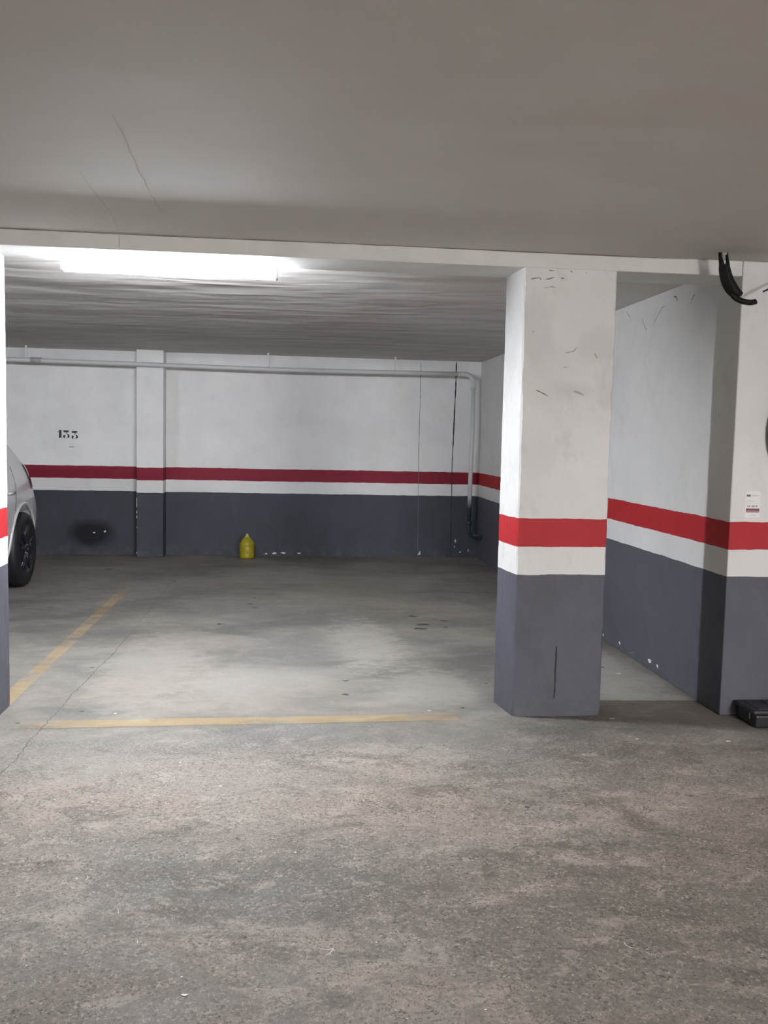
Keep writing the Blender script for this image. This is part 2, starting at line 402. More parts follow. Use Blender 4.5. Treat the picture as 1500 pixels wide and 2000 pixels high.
# crack along the bay and specks on the floor
bm = bmesh.new()
ribbon(bm, [(-1.152, 3.40, 0), (-1.152, 3.691, 0), (-1.144, 3.908, 0), (-1.151, 4.126, 0), (-1.142, 4.307, 0), (-1.141, 4.439, 0), (-1.136, 4.597, 0), (-1.138, 4.843, 0), (-1.124, 5.084, 0),
            (-1.112, 5.362, 0), (-1.095, 5.74, 0), (-1.089, 6.351, 0)], (0, 0, 1), 0.0050, 0.006, 0.0018, sub=9)
ribbon(bm, [(-1.089, 6.351, 0), (-1.084, 7.128, 0), (-1.09, 8.0, 0), (-1.10, 9.0, 0)], (0, 0, 1), 0.0022, 0.006, 0.0018, sub=14)
obj('crack', bm, simple('floor_crack', (0.11, 0.105, 0.10), 0.95), FLOOR)
bm = bmesh.new()
for x, y, r in ((0.929, 3.266, .011), (1.617, 3.339, .010), (-0.283, 7.751, .022), (-0.314, 7.464, .024), (-0.262, 7.307, .018), (0.344, 5.079, .016), (0.326, 4.8, .018), (0.92, 4.538, .012), (0.988, 6.955, .030),
                (1.02, 6.643, .045), (0.987, 6.497, .040), (1.204, 6.776, .02), (-1.018, 4.542, .010), (-1.276, 4.365, .010), (-1.883, 7.313, .022), (-1.062, 8.61, .020), (-1.821, 9.373, .03), (-1.151, 5.411, .012),
                (1.181, 6.55, .018), (-0.493, 6.662, .028), (1.151, 5.004, .010), (1.95, 5.35, .02), (1.90, 5.30, .012)):
    blob(bm, (x, y, 0), (0, 0, 1), r * 1.1, r * 0.75, (1, 0, 0), rough=0.5, lift=0.0016)
for _ in range(70):
    x, y = random.uniform(-0.9, 2.0), random.uniform(2.0, 4.1); r = random.uniform(0.001, 0.0035)
    blob(bm, (x, y, 0), (0, 0, 1), r * 1.4, r, (1, 0, 0), n=7, rough=0.5, lift=0.0016)
obj('dark_specks', bm, simple('oil_speck', (0.07, 0.06, 0.05), 0.9), FLOOR)
bm = bmesh.new()
for x, y, r in ((2.093, 3.971, .010), (1.663, 4.02, .006), (-0.847, 4.503, .006), (0.736, 4.491, .006), (-0.243, 2.179, .005), (1.657, 4.33, .010), (2.02, 5.2, .01), (-0.257, 3.533, .004)):
    blob(bm, (x, y, 0), (0, 0, 1), r * 1.5, r * 0.8, (1, 0, 0), rough=0.5, lift=0.0016)
for a in ([(0.82, 3.075), (0.83, 3.070), (0.842, 3.073), (0.85, 3.080)], [(0.955, 2.335), (0.955, 2.320), (0.962, 2.308), (0.972, 2.303)], [(-0.615, 2.815), (-0.612, 2.800), (-0.618, 2.785)],
          [(-0.481, 2.60), (-0.478, 2.58)], [(0.10, 2.36), (0.125, 2.352), (0.14, 2.362), (0.13, 2.34), (0.115, 2.325)], [(-0.40, 2.44), (-0.398, 2.42)]):
    ribbon(bm, [(x, y, 0) for x, y in a], (0, 0, 1), 0.0022, 0.0005, 0.0018)
for _ in range(120):
    x, y = random.uniform(-0.9, 2.0), random.uniform(1.95, 4.1); r = random.uniform(0.0008, 0.0024)
    blob(bm, (x, y, 0), (0, 0, 1), r * 1.5, r, (1, 0, 0), n=6, rough=0.5, lift=0.0016)
obj('pale_specks', bm, M_chip, FLOOR)

# painted bay lines
def strip(name, pts, m, label):
    bm = bmesh.new(); L = []
    for (xa, ya), (xb, yb) in pts:
        L.append((bm.verts.new((xa, ya, 0.0010)), bm.verts.new((xb, yb, 0.0010))))
    for a, b in zip(L, L[1:]): bm.faces.new((a[0], a[1], b[1], b[0]))
    o = struct(obj(name, bm, m)); o['label'] = label; return o
ys = [4.62 + 0.16 * i for i in range(28)]
strip('road_marking', [((-1.488 + random.uniform(-.003, .003), y), (-1.402 + random.uniform(-.003, .003), y)) for y in ys], line_mat('yellow_side_line', 0.46),
      'faded yellow line running back along the left side of the bay')
xs = [-1.32 + 0.115 * i for i in range(20)]
strip('road_marking', [((x, 4.290 + 0.027 * (x + 0.92) + random.uniform(-.003, .003)), (x, 4.402 + 0.025 * (x + 0.92) + random.uniform(-.003, .003))) for x in xs if x < 0.95], line_mat('yellow_cross_line', 0.44),
      'worn yellow line across the mouth of the bay in front of the pillar')

# ------------------------------------------------------------------ pillars with rough plaster edges
def pillar(name, bot, top, m, label, h=HB):
    """bot/top: corners (front-left, front-right, rear-right, rear-left)"""
    root_loc = ((bot[0][0] + bot[1][0]) / 2, (bot[0][1] + bot[3][1]) / 2, 0)
    bm = bmesh.new(); n = 90; rings = []; ch = 0.007
    for i in range(n + 1):
        t = i / n; z = h * t
        C = [Vector((b[0] * (1 - t) + a[0] * t, b[1] * (1 - t) + a[1] * t, z)) for b, a in zip(bot, top)]
        ring = []
        for k in range(4):
            p, q, r = C[k - 1], C[k], C[(k + 1) % 4]
            j = noise.noise(Vector((k * 7.3 + q.x * 3, z * 9, 0))) * 0.0060 + noise.noise(Vector((k * 3.1, z * 38, q.x))) * 0.0042
            c = ch + j
            if z < 0.05: c += 0.006 * (1 - z / 0.05)
            ring.append(bm.verts.new(q + (p - q).normalized() * max(c, 0.001)))
            ring.append(bm.verts.new(q + (r - q).normalized() * max(c, 0.001)))
        rings.append(ring)
    for a, b in zip(rings, rings[1:]):
        for k in range(8): bm.faces.new((a[k], a[(k + 1) % 8], b[(k + 1) % 8], b[k]))
    bm.faces.new(rings[0][::-1]); bm.faces.new(rings[-1])
    bmesh.ops.translate(bm, verts=bm.verts, vec=-Vector(root_loc))
    o = obj(name, bm, m); o.location = root_loc
    return tag(o, label, 'pillar')

PILLAR = pillar('concrete_pillar', [(1.150, 4.385), (1.611, 4.392), (1.611, 4.660), (1.110, 4.652)], [(1.131, 4.373), (1.600, 4.373), (1.600, 4.660), (1.110, 4.660)], M_pillar,
                'free standing square pillar, white above a red stripe and grey base, right of the empty bay')
pillar('concrete_pillar', [(-1.87, 4.37), (-1.40, 4.37), (-1.40, 4.665), (-1.87, 4.665)], [(-1.87, 4.37), (-1.398, 4.37), (-1.398, 4.655), (-1.87, 4.655)], M_pillar,
       'brightly lit pillar cut off by the left edge of the picture')

bm = bmesh.new(); fy = (0, -1, 0)
def sc_(pts, w, y=4.3735, sub=3): ribbon(bm, [(x, y + (0.010 * (1 - z / HB)), z) for x, z in pts], fy, w, 0.0012, 0.0012, sub)
sc_([(1.163, 2.191), (1.19, 2.199), (1.205, 2.200), (1.216, 2.190)], 0.005); sc_([(1.236, 2.192), (1.260, 2.197), (1.281, 2.205)], 0.006); sc_([(1.312, 2.203), (1.333, 2.200)], 0.006)
sc_([(1.207, 1.655), (1.232, 1.645), (1.272, 1.626)], 0.0045); sc_([(1.25, 2.238), (1.28, 2.236)], 0.005); sc_([(1.36, 2.240), (1.37, 2.231)], 0.004); sc_([(1.44, 2.238), (1.442, 2.228)], 0.003)
obj('scuff_mark', bm, M_dirt, PILLAR)
bm = bmesh.new()
sc_([(1.350, 1.838), (1.375, 1.846), (1.392, 1.850), (1.408, 1.868)], 0.006); sc_([(1.40, 1.655), (1.43, 1.647), (1.455, 1.637)], 0.010); sc_([(1.498, 1.846), (1.508, 1.830), (1.516, 1.818)], 0.008); sc_([(1.34, 1.77), (1.37, 1.772)], 0.004)
sc_([(1.18, 1.94), (1.19, 1.935)], 0.006); sc_([(1.23, 2.15), (1.27, 2.16), (1.29, 2.155)], 0.006)
obj('faint_mark', bm, M_soft, PILLAR)
bm = bmesh.new(); sc_([(1.365, 0.366), (1.367, 0.30), (1.366, 0.265), (1.365, 0.20), (1.366, 0.14), (1.363, 0.09)], 0.004, 4.3735, 4)
obj('crack', bm, M_dark, PILLAR)

# ------------------------------------------------------------------ stencilled 133 (painted on the wall, part of it)
def poly(bm, pts, ox, oz, s):
    bm.faces.new([bm.verts.new((ox + x * s, YB - 0.0015, oz + z * s)) for x, z in pts])
def arc(cx, cz, rx, rz, a0, a1, n=14): return [(cx + rx * math.cos(math.radians(a0 + (a1 - a0) * i / n)), cz + rz * math.sin(math.radians(a0 + (a1 - a0) * i / n))) for i in range(n + 1)]
bm = bmesh.new(); S = 0.091
def three(ox, oz):
    poly(bm, [(0.10, 0.98), (0.72, 0.98), (0.66, 0.78), (0.56, 0.73), (0.12, 0.73), (0.03, 0.80), (0.04, 0.92)], ox, oz, S)          # flat top bar
    poly(bm, [(0.40, 0.72), (0.50, 0.72), (0.46, 0.60), (0.40, 0.54), (0.36, 0.55)], ox, oz, S)                                       # thin neck
    poly(bm, arc(0.42, 0.27, 0.37, 0.29, -55, 75) + arc(0.40, 0.27, 0.17, 0.23, 65, -45), ox, oz, S)                                  # heavy bowl
    poly(bm, [(0.38, 0.0), (0.48, -0.01), (0.54, 0.07), (0.46, 0.09)], ox, oz, S)
    poly(bm, arc(0.15, 0.28, 0.135, 0.135, -20, 190) + [(0.02, 0.18), (0.07, 0.06), (0.14, 0.01), (0.25, 0.0), (0.20, 0.12)], ox, oz, S)       # ball
poly(bm, [(0, 0), (0.32, 0), (0.32, 0.98), (0.05, 0.98), (0.03, 0.93)], -2.597, 1.326, S)
poly(bm, [(-0.16, 0.68), (-0.03, 0.68), (-0.03, 0.86), (-0.10, 0.80)], -2.597, 1.326, S)
three(-2.551, 1.322); three(-2.459, 1.317)
obj('stencilled_number', bm, M_black, WBACK)

# ------------------------------------------------------------------ water pipe
M_pipe, nt, b = mat('pipe_paint'); N = Nodes(nt); P = N.pos(); Z = N.sep(P)[2]
N.link(N.mix(N.remap(Z, 0.62, 0.74), (0.055, 0.057, 0.068), (0.60, 0.61, 0.61)), b.inputs['Base Color']); b.inputs['Roughness'].default_value = 0.4
pipe = thing('water_pipe', 'white pipe hung below the ceiling along the back wall, bending down in the right corner', 'pipe', (0, 10.21, 2.15))
py = 10.21
bm = bmesh.new(); tube(bm, [(XL + 0.02, py, 2.170), (-3.03, py, 2.164), (-1.7, py, 2.154), (-0.25, py, 2.140), (0.5, py, 2.141), (1.18, py, 2.146), (1.915, py, 2.150)], 0.0245, 20); obj('horizontal_pipe', bm, M_pipe, pipe, True)
E_ = [(1.915, py, 2.150)] + [(1.985 + 0.10 * math.sin(a), py, 2.05 + 0.10 * math.cos(a)) for a in [PI / 2 * i / 10 for i in range(11)]] + [(2.087, py, 1.985)]
bm = bmesh.new(); tube(bm, E_, 0.0265, 20)
for (p0, p1) in (((1.905, py, 2.150), (1.935, py, 2.150)), ((2.087, py, 2.005), (2.087, py, 1.975))): tube(bm, [p0, p1], 0.0295, 20)
obj('elbow', bm, M_pipe, pipe, True)
bm = bmesh.new(); tube(bm, [(2.087, py, 1.99), (2.092, py, 1.5), (2.084, py, 1.0), (2.082, py, 0.45)], 0.0245, 20); obj('vertical_pipe', bm, M_pipe, pipe, True)
bm = bmesh.new(); tube(bm, [(2.082, py, 0.47), (2.082, py, 0.42)], 0.034, 18); tube(bm, bez([(2.082, py, 0.43), (2.083, py, 0.36), (2.105, py + 0.01, 0.305), (2.15, py + 0.02, 0.28), (2.19, py + 0.03, 0.278), (2.240, py + 0.03, 0.278)], 6), 0.022, 14)
obj('foot_bend', bm, simple('dark_fitting', (0.035, 0.037, 0.048), 0.4), pipe, True)
bm = bmesh.new(); tube(bm, [(2.15, py + 0.02, 0.285), (2.15, py - 0.01, 0.305)], 0.012, 10); box(bm, 2.13, 2.20, py - 0.022, py - 0.012, 0.292, 0.308, 0.002)
obj('valve_handle', bm, simple('worn_handle', (0.13, 0.13, 0.15), 0.4, metal=0.4), pipe)
for x in (-2.852, -0.247, 1.181):
    zz = 2.163 if x < -2 else 2.140 if x < 0 else 2.146
    bm = bmesh.new(); box(bm, x - 0.010, x + 0.010, py - 0.006, py + 0.002, zz + 0.02, HC, 0.001)
    tube(bm, [(x - 0.010, py, zz), (x + 0.010, py, zz)], 0.0275, 20)
    obj('hanger', bm, M_pipe, pipe)
bm = bmesh.new(); tube(bm, [(-2.80, py, 2.163), (-2.70, py, 2.1625)], 0.030, 18)
for x in (-2.80, -2.70): tube(bm, [(x - 0.006, py, 2.163), (x + 0.006, py, 2.163)], 0.033, 18)
obj('coupling', bm, simple('coupling_grey', (0.40, 0.40, 0.41), 0.45), pipe, True)

# ------------------------------------------------------------------ strip lights
M_lamp = bpy.data.materials.new('lamp_diffuser'); M_lamp.use_nodes = True
nt = M_lamp.node_tree; nt.nodes.clear(); e = nt.nodes.new('ShaderNodeEmission'); o_ = nt.nodes.new('ShaderNodeOutputMaterial'); nt.links.new(e.outputs[0], o_.inputs[0])
e.inputs[0].default_value = (0.90, 0.94, 1.0, 1); e.inputs[1].default_value = 520
M_lamp2 = M_lamp.copy(); M_lamp2.name = 'lane_lamp_diffuser'
for n in M_lamp2.node_tree.nodes:
    if n.type == 'EMISSION': n.inputs[0].default_value = (0.985, 0.985, 0.985, 1); n.inputs[1].default_value = 1250
M_lamp3 = M_lamp.copy(); M_lamp3.name = 'next_bay_lamp_diffuser'
for n in M_lamp3.node_tree.nodes:
    if n.type == 'EMISSION': n.inputs[1].default_value = 300
M_house = simple('lamp_housing', (0.75, 0.75, 0.75), 0.4)
def strip_light(x0, x1, y, label, m, dz=0.0, hw=0.030):
    t = thing('strip_light', label, 'light', ((x0 + x1) / 2, y, HC), 'strip lights on the ceiling' if y < 4 else None)
    bm = bmesh.new(); box(bm, x0, x1, y - hw - .004, y + hw + .004, HC - 0.075 - dz, HC - 0.0005, 0.004)
    obj('housing', bm, M_house, t)
    bm = bmesh.new(); box(bm, x0 + 0.006, x1 - 0.006, y - hw, y + hw, HC - 0.118 - dz, HC - 0.074 - dz, 0.012, 4)
    obj('diffuser', bm, m, t)
    for x in (x0, x1):
        bm = bmesh.new(); box(bm, x - 0.010, x + 0.006, y - hw - .003, y + hw + .003, HC - 0.120 - dz, HC - 0.0006, 0.004)
        obj('end_cap', bm, M_house, t)
strip_light(-1.14, -0.075, 4.750, 'glowing white strip light below the ceiling behind the beam', M_lamp)
strip_light(-5.4, -4.2, 4.735, 'strip light over the next bay, left of the silver car', M_lamp3)
strip_light(2.6, 3.8, -4.6, 'warm strip light on the far side of the driving lane', M_lamp2, 0, 0.14)

# ------------------------------------------------------------------ yellow bottle
jug = thing('plastic_bottle', 'yellow cylindrical plastic bottle with a pointed top on the floor against the back wall', 'bottle', (-0.466, 10.30, 0))
M_yel = simple('yellow_plastic', (0.36, 0.30, 0.012), 0.42, var=0.1, vscale=15)
bm = bmesh.new(); c = (-0.466, 10.30, 0)
lathe(bm, [(0.0, 0.001), (0.066, 0.0), (0.078, 0.006), (0.083, 0.02), (0.083, 0.05), (0.0805, 0.056), (0.083, 0.063), (0.083, 0.135), (0.080, 0.142), (0.0835, 0.150), (0.082, 0.172), (0.075, 0.188), (0.060, 0.212), (0.043, 0.234), (0.030, 0.247), (0.0, 0.248)], c, 36)
obj('body', bm, M_yel, jug, True)
bm = bmesh.new(); lathe(bm, [(0.027, 0.246), (0.026, 0.252), (0.020, 0.262), (0.012, 0.276), (0.006, 0.283), (0.0, 0.284)], c, 24); obj('cap', bm, simple('pale_yellow_cap', (0.50, 0.48, 0.22), 0.4), jug, True)

# ------------------------------------------------------------------ notices on the end wall
M_paper = simple('notice_paper', (0.80, 0.80, 0.80), 0.5); M_ink = simple('notice_ink', (0.10, 0.085, 0.09), 0.5); M_gtx = simple('notice_grey_text', (0.52, 0.51, 0.52), 0.5)
M_dtx = simple('notice_small_text', (0.30, 0.28, 0.29), 0.5)
M_mar, nt, b = mat('notice_maroon'); N = Nodes(nt); Z = N.sep(N.pos())[2]
N.link(N.mix(N.remap(Z, 1.078, 1.062), (0.12, 0.025, 0.045), (0.50, 0.28, 0.33)), b.inputs['Base Color'])
WY = 4.365
def flat(bm, x0, x1, z0, z1, y, th=0.0006): box(bm, x0, x1, y - th, y, z0, z1)
def words_row(bm, x0, x1, z0, z1, y, n=7):
    x = x0; w = (x1 - x0) / n
    for i in range(n):
        k = random.uniform(0.5, 0.85); flat(bm, x, x + w * k, z0, z1 - random.choice((0, 0, (z1 - z0) * 0.3)), y, 0.0004); x += w
n1 = thing('notice', 'white notice with a dark block and faint text, above the maroon one', 'notice', (2.362, WY, 1.14), 'small notices on the end wall')
bm = bmesh.new(); flat(bm, 2.324, 2.402, 1.110, 1.172, WY); obj('paper', bm, M_paper, n1)
bm = bmesh.new(); flat(bm, 2.328, 2.350, 1.144, 1.154, WY - 0.0006, 0.0004); obj('dark_block', bm, M_ink, n1)
bm = bmesh.new(); words_row(bm, 2.358, 2.396, 1.146, 1.153, WY - 0.0006, 6); obj('text_line', bm, M_gtx, n1)
bm = bmesh.new(); words_row(bm, 2.330, 2.375, 1.119, 1.123, WY - 0.0006, 9); obj('text_line', bm, M_gtx, n1)
n2 = thing('notice', 'white notice with a maroon band, just above the red stripe', 'notice', (2.362, WY, 1.07), 'small notices on the end wall')
bm = bmesh.new(); flat(bm, 2.324, 2.404, 1.036, 1.107, WY); obj('paper', bm, M_paper, n2)
bm = bmesh.new(); flat(bm, 2.328, 2.400, 1.062, 1.083, WY - 0.0006, 0.0004); obj('maroon_band', bm, M_mar, n2)
bm = bmesh.new(); words_row(bm, 2.335, 2.352, 1.090, 1.100, WY - 0.0006, 2); words_row(bm, 2.357, 2.390, 1.090, 1.100, WY - 0.0006, 4); obj('text_line', bm, M_dtx, n2)
bm = bmesh.new(); words_row(bm, 2.352, 2.385, 1.046, 1.050, WY - 0.0006, 7); obj('small_print', bm, M_gtx, n2)

# ------------------------------------------------------------------ black case on the floor at the right
M_blk = simple('black_plastic', (0.012, 0.012, 0.016), 0.38); M_blk2 = simple('black_lid', (0.024, 0.022, 0.030), 0.45)
case = thing('plastic_case', 'low black plastic case on the floor against the end wall', 'case', (2.52, 4.245, 0))
bm = bmesh.new(); box(bm, 2.322, 2.712, 4.140, 4.330, 0.004, 0.070, 0.010, 3); obj('tray', bm, M_blk, case)
bm = bmesh.new(); box(bm, 2.314, 2.722, 4.146, 4.340, 0.068, 0.090, 0.008, 3)
for i in range(4): box(bm, 2.35 + i * 0.09, 2.42 + i * 0.09, 4.17, 4.32, 0.088, 0.093, 0.002)
obj('lid', bm, M_blk2, case)
for x in (2.345, 2.69):
    for y in (4.175, 4.315):
        bm = bmesh.new(); lathe(bm, [(0.012, 0.0), (0.014, 0.008)], (x, y, 0), 12); obj('foot', bm, M_blk, case)
bm = bmesh.new(); box(bm, 2.3205, 2.3222, 4.200, 4.207, 0.034, 0.064); obj('white_mark', bm, simple('white_mark', (0.5, 0.48, 0.55), 0.5), case)
bm = bmesh.new(); tube(bm, bez([(2.45, 4.17, 0.088), (2.46, 4.17, 0.104), (2.52, 4.17, 0.106), (2.58, 4.17, 0.104), (2.59, 4.17, 0.088)], 5), 0.006, 8); obj('handle', bm, M_blk, case, True)
for x in (2.42, 2.62):
    bm = bmesh.new(); box(bm, x, x + 0.025, 4.136, 4.147, 0.052, 0.080, 0.002); obj('latch', bm, M_blk2, case)

# ------------------------------------------------------------------ bent black rubber guard hanging from the ceiling
Yg = 4.2
guard = thing('rubber_guard', 'bent black rubber guard with a forked top hanging from the ceiling near the end wall', 'guard', (2.06, Yg, HC))
M_rub = simple('black_rubber', (0.006, 0.0055, 0.005), 0.6, spec=0.25, var=0.3, vscale=30)
def band(bm, left, right, d=0.030, n=9):
    """curved shell swept between a left and a right outline, bulging towards the lane"""
    L = bez([(x, Yg, z) for x, z in left], 8); Rr = bez([(x, Yg, z) for x, z in right], 8)
    m = len(L); rows = []
    for i in range(m):
        a, b_ = L[i], Rr[min(i, len(Rr) - 1)]; row = []
        for k in range(n):
            t = k / (n - 1); p = a.lerp(b_, t); w = (b_ - a).length
            p.y -= math.sin(PI * t) * min(d, w * 0.45); row.append(p)
        rows.append(row)
    f = [[bm.verts.new(p) for p in r] for r in rows]
    g = [[bm.verts.new(p + Vector((0, 0.008 + 0.010 * math.sin(PI * k / (n - 1)), 0))) for k, p in enumerate(r)] for r in rows]
    for i in range(m - 1):
        for k in range(n - 1):
            bm.faces.new((f[i][k], f[i][k + 1], f[i + 1][k + 1], f[i + 1][k])); bm.faces.new((g[i][k], g[i + 1][k], g[i + 1][k + 1], g[i][k + 1]))
        bm.faces.new((f[i][0], f[i + 1][0], g[i + 1][0], g[i][0])); bm.faces.new((f[i][-1], g[i][-1], g[i + 1][-1], f[i + 1][-1]))
    for i in (0, m - 1):
        for k in range(n - 1): bm.faces.new((f[i][k], g[i][k], g[i][k + 1], f[i][k + 1]))
bm = bmesh.new()
band(bm, [(2.040, 2.262), (2.041, 2.236), (2.048, 2.205), (2.058, 2.176), (2.078, 2.143), (2.104, 2.118), (2.128, 2.104)],
         [(2.088, 2.272), (2.096, 2.250), (2.104, 2.228), (2.116, 2.202), (2.132, 2.178), (2.150, 2.155), (2.166, 2.138)])
obj('curved_shell', bm, M_rub, guard, True)
bm = bmesh.new(); band(bm, [(2.034, 2.322), (2.036, 2.300), (2.039, 2.276), (2.041, 2.256)], [(2.045, 2.322), (2.052, 2.300), (2.062, 2.276), (2.068, 2.256)], 0.012, 6); obj('prong', bm, M_rub, guard, True)
bm = bmesh.new(); band(bm, [(2.069, 2.320), (2.072, 2.300), (2.073, 2.276), (2.070, 2.256)], [(2.079, 2.326), (2.083, 2.302), (2.089, 2.278), (2.094, 2.256)], 0.010, 6); obj('prong', bm, M_rub, guard, True)
bm = bmesh.new(); tube(bm, bez([(2.100, Yg - 0.008, 2.128), (2.130, Yg - 0.010, 2.106), (2.165, Yg - 0.010, 2.094), (2.200, Yg - 0.008, 2.091), (2.222, Yg - 0.006, 2.095), (2.232, Yg - 0.006, 2.099)], 8), [0.010] * 4 + [0.0135] * 33 + [0.0125, 0.0105, 0.008, 0.004], 14); obj('hooked_end', bm, M_rub, guard, True)
bm = bmesh.new(); tube(bm, [(2.062, Yg + 0.004, HC), (2.062, Yg + 0.004, 2.27)], 0.004, 8); tube(bm, [(2.050, Yg + 0.004, HC - 0.004), (2.074, Yg + 0.004, HC - 0.004)], 0.008, 10); obj('fixing_rod', bm, simple('pale_rod', (0.45, 0.44, 0.42), 0.4, metal=0.3), guard)

# ------------------------------------------------------------------ bicycle wheel hung on the end wall, only its rim edge in view
wc = Vector((2.756, 4.338, 1.475)); R_ = 0.345
wheel = thing('bicycle_wheel', 'black tyred bicycle wheel hung on a strap at the right edge of the picture', 'wheel', tuple(wc))
def torus(bm, c, R, r, n=72, m=12, sy=1.0):
    rows = []
    for i in range(n):
        a = 2 * PI * i / n
        rows.append([bm.verts.new((c[0] + (R + r * math.cos(q)) * math.cos(a), c[1] + r * sy * math.sin(q), c[2] + (R + r * math.cos(q)) * math.sin(a))) for q in [2 * PI * k / m for k in range(m)]])
    for i in range(n):
        A, B = rows[i], rows[(i + 1) % n]
        for k in range(m): bm.faces.new((A[k], A[(k + 1) % m], B[(k + 1) % m], B[k]))
bm = bmesh.new(); torus(bm, wc, R_ - 0.022, 0.022); obj('tyre', bm, simple('tyre_rubber', (0.014, 0.013, 0.018), 0.6), wheel, True)
bm = bmesh.new(); torus(bm, wc, R_ - 0.050, 0.010, sy=1.2); obj('rim', bm, simple('rim_metal', (0.45, 0.45, 0.47), 0.3, metal=0.9), wheel, True)
bm = bmesh.new()
for k in range(28):
    a = 2 * PI * k / 28; s = 1 if k % 2 else -1
    tube(bm, [wc + Vector((math.cos(a + 0.5 * s) * 0.018, 0.022 * s, math.sin(a + 0.5 * s) * 0.018)), wc + Vector((math.cos(a) * (R_ - 0.055), 0, math.sin(a) * (R_ - 0.055)))], 0.001, 5)
obj('spokes', bm, simple('spoke_steel', (0.6, 0.6, 0.6), 0.25, metal=1), wheel)
bm = bmesh.new(); lathe(bm, [(0.005, -0.05), (0.006, -0.027), (0.022, -0.025), (0.022, -0.020), (0.012, -0.018), (0.012, 0.016), (0.020, 0.018), (0.020, 0.021), (0.006, 0.022)], wc, 16, 'Y'); obj('hub', bm, simple('hub_metal', (0.3, 0.3, 0.3), 0.3, metal=0.9), wheel, True)
strap = thing('hanging_strap', 'dark cord slung from the ceiling at the right edge, beside the black rubber guard', 'cord', (2.756, 4.20, HC))
M_cord = simple('dark_cord', (0.03, 0.025, 0.04), 0.6)
bm = bmesh.new()
tube(bm, bez([(2.256, 4.18, 2.143), (2.275, 4.18, 2.152), (2.30, 4.18, 2.168), (2.36, 4.18, 2.20), (2.45, 4.18, 2.235), (2.56, 4.18, 2.262), (2.756, 4.20, 2.275)], 6), 0.0045, 10)
tube(bm, [(2.756, 4.20, 2.28), (2.756, 4.22, 2.05), (2.756, 4.308, 1.84)], 0.005, 8)
obj('cord', bm, M_cord, strap, True)
bm = bmesh.new(); tube(bm, [(2.756, 4.20, HC), (2.756, 4.20, 2.298), (2.758, 4.20, 2.275), (2.775, 4.20, 2.265), (2.79, 4.20, 2.28)], 0.005, 8); obj('hook', bm, simple('hook_steel', (0.4, 0.4, 0.4), 0.4, metal=0.8), strap, True)

# ------------------------------------------------------------------ silver hatchback in the next bay, seen past the left pillar
car = thing('car', 'silver hatchback with black wheels parked in the next bay behind the left pillar', 'car', (-3.22, 7.0, 0))
CX = -3.22
M_paint, nt, b = mat('silver_car_paint')
b.inputs['Base Color'].default_value = (0.66, 0.66, 0.68, 1); b.inputs['Metallic'].default_value = 0.15; b.inputs['Roughness'].default_value = 0.38; b.inputs['Coat Weight'].default_value = 0.7; b.inputs['Coat Roughness'].default_value = 0.08
M_glass = simple('dark_car_glass', (0.015, 0.017, 0.02), 0.06, coat=0.3)
M_trim = simple('black_car_trim', (0.012, 0.012, 0.014), 0.45)
# sections: y, sill z, belt z, roof z, half width low, half width belt, half width roof
secs = [(5.20, 0.42, 0.60, 0.66, 0.48, 0.46, 0.36), (5.24, 0.30, 0.64, 0.76, 0.66, 0.66, 0.52), (5.42, 0.22, 0.70, 0.84, 0.80, 0.79, 0.60), (5.80, 0.20, 0.80, 0.93, 0.855, 0.84, 0.64),
        (6.15, 0.20, 0.88, 0.99, 0.865, 0.86, 0.66), (6.45, 0.20, 0.92, 1.12, 0.865, 0.862, 0.64), (6.95, 0.20, 0.93, 1.42, 0.862, 0.865, 0.56), (7.40, 0.20, 0.94, 1.475, 0.862, 0.868, 0.56),
        (7.95, 0.20, 0.99, 1.49, 0.865, 0.868, 0.59), (8.38, 0.21, 1.03, 1.45, 0.865, 0.855, 0.58), (8.70, 0.24, 1.05, 1.38, 0.855, 0.825, 0.55), (8.92, 0.27, 1.05, 1.26, 0.82, 0.765, 0.51), (9.08, 0.30, 0.98, 1.10, 0.755, 0.665, 0.46), (9.14, 0.40, 0.86, 0.96, 0.60, 0.51, 0.35)]
bm = bmesh.new(); rings = []
for y, zs, zb, zr, wl, wb, wr in secs:
    h = zb - zs
    half = [(0.0, zs), (wl * 0.80, zs), (wl * 0.955, zs + 0.05 * min(1, h / 0.5)), (wl * 0.995, zs + h * 0.32), (wl, zs + h * 0.60), (wb * 0.985, zs + h * 0.86), (wb * 0.94, zb), (wr + (wb * 0.94 - wr) * 0.42, zb + (zr - zb) * 0.58), (wr, zr - (zr - zb) * 0.10), (wr * 0.70, zr), (0.0, zr + 0.012)]
    ring = [Vector((CX + x, y, z)) for x, z in half] + [Vector((CX - x, y, z)) for x, z in half[-2:0:-1]]
    rings.append([bm.verts.new(p) for p in ring])
for a, b_ in zip(rings, rings[1:]):
    n = len(a)
    for k in range(n): bm.faces.new((a[k], a[(k + 1) % n], b_[(k + 1) % n], b_[k]))
bm.faces.new(rings[0][::-1]); bm.faces.new(rings[-1])
body = obj('body', bm, M_paint, car, True)
md = body.modifiers.new('sub', 'SUBSURF'); md.levels = md.render_levels = 2
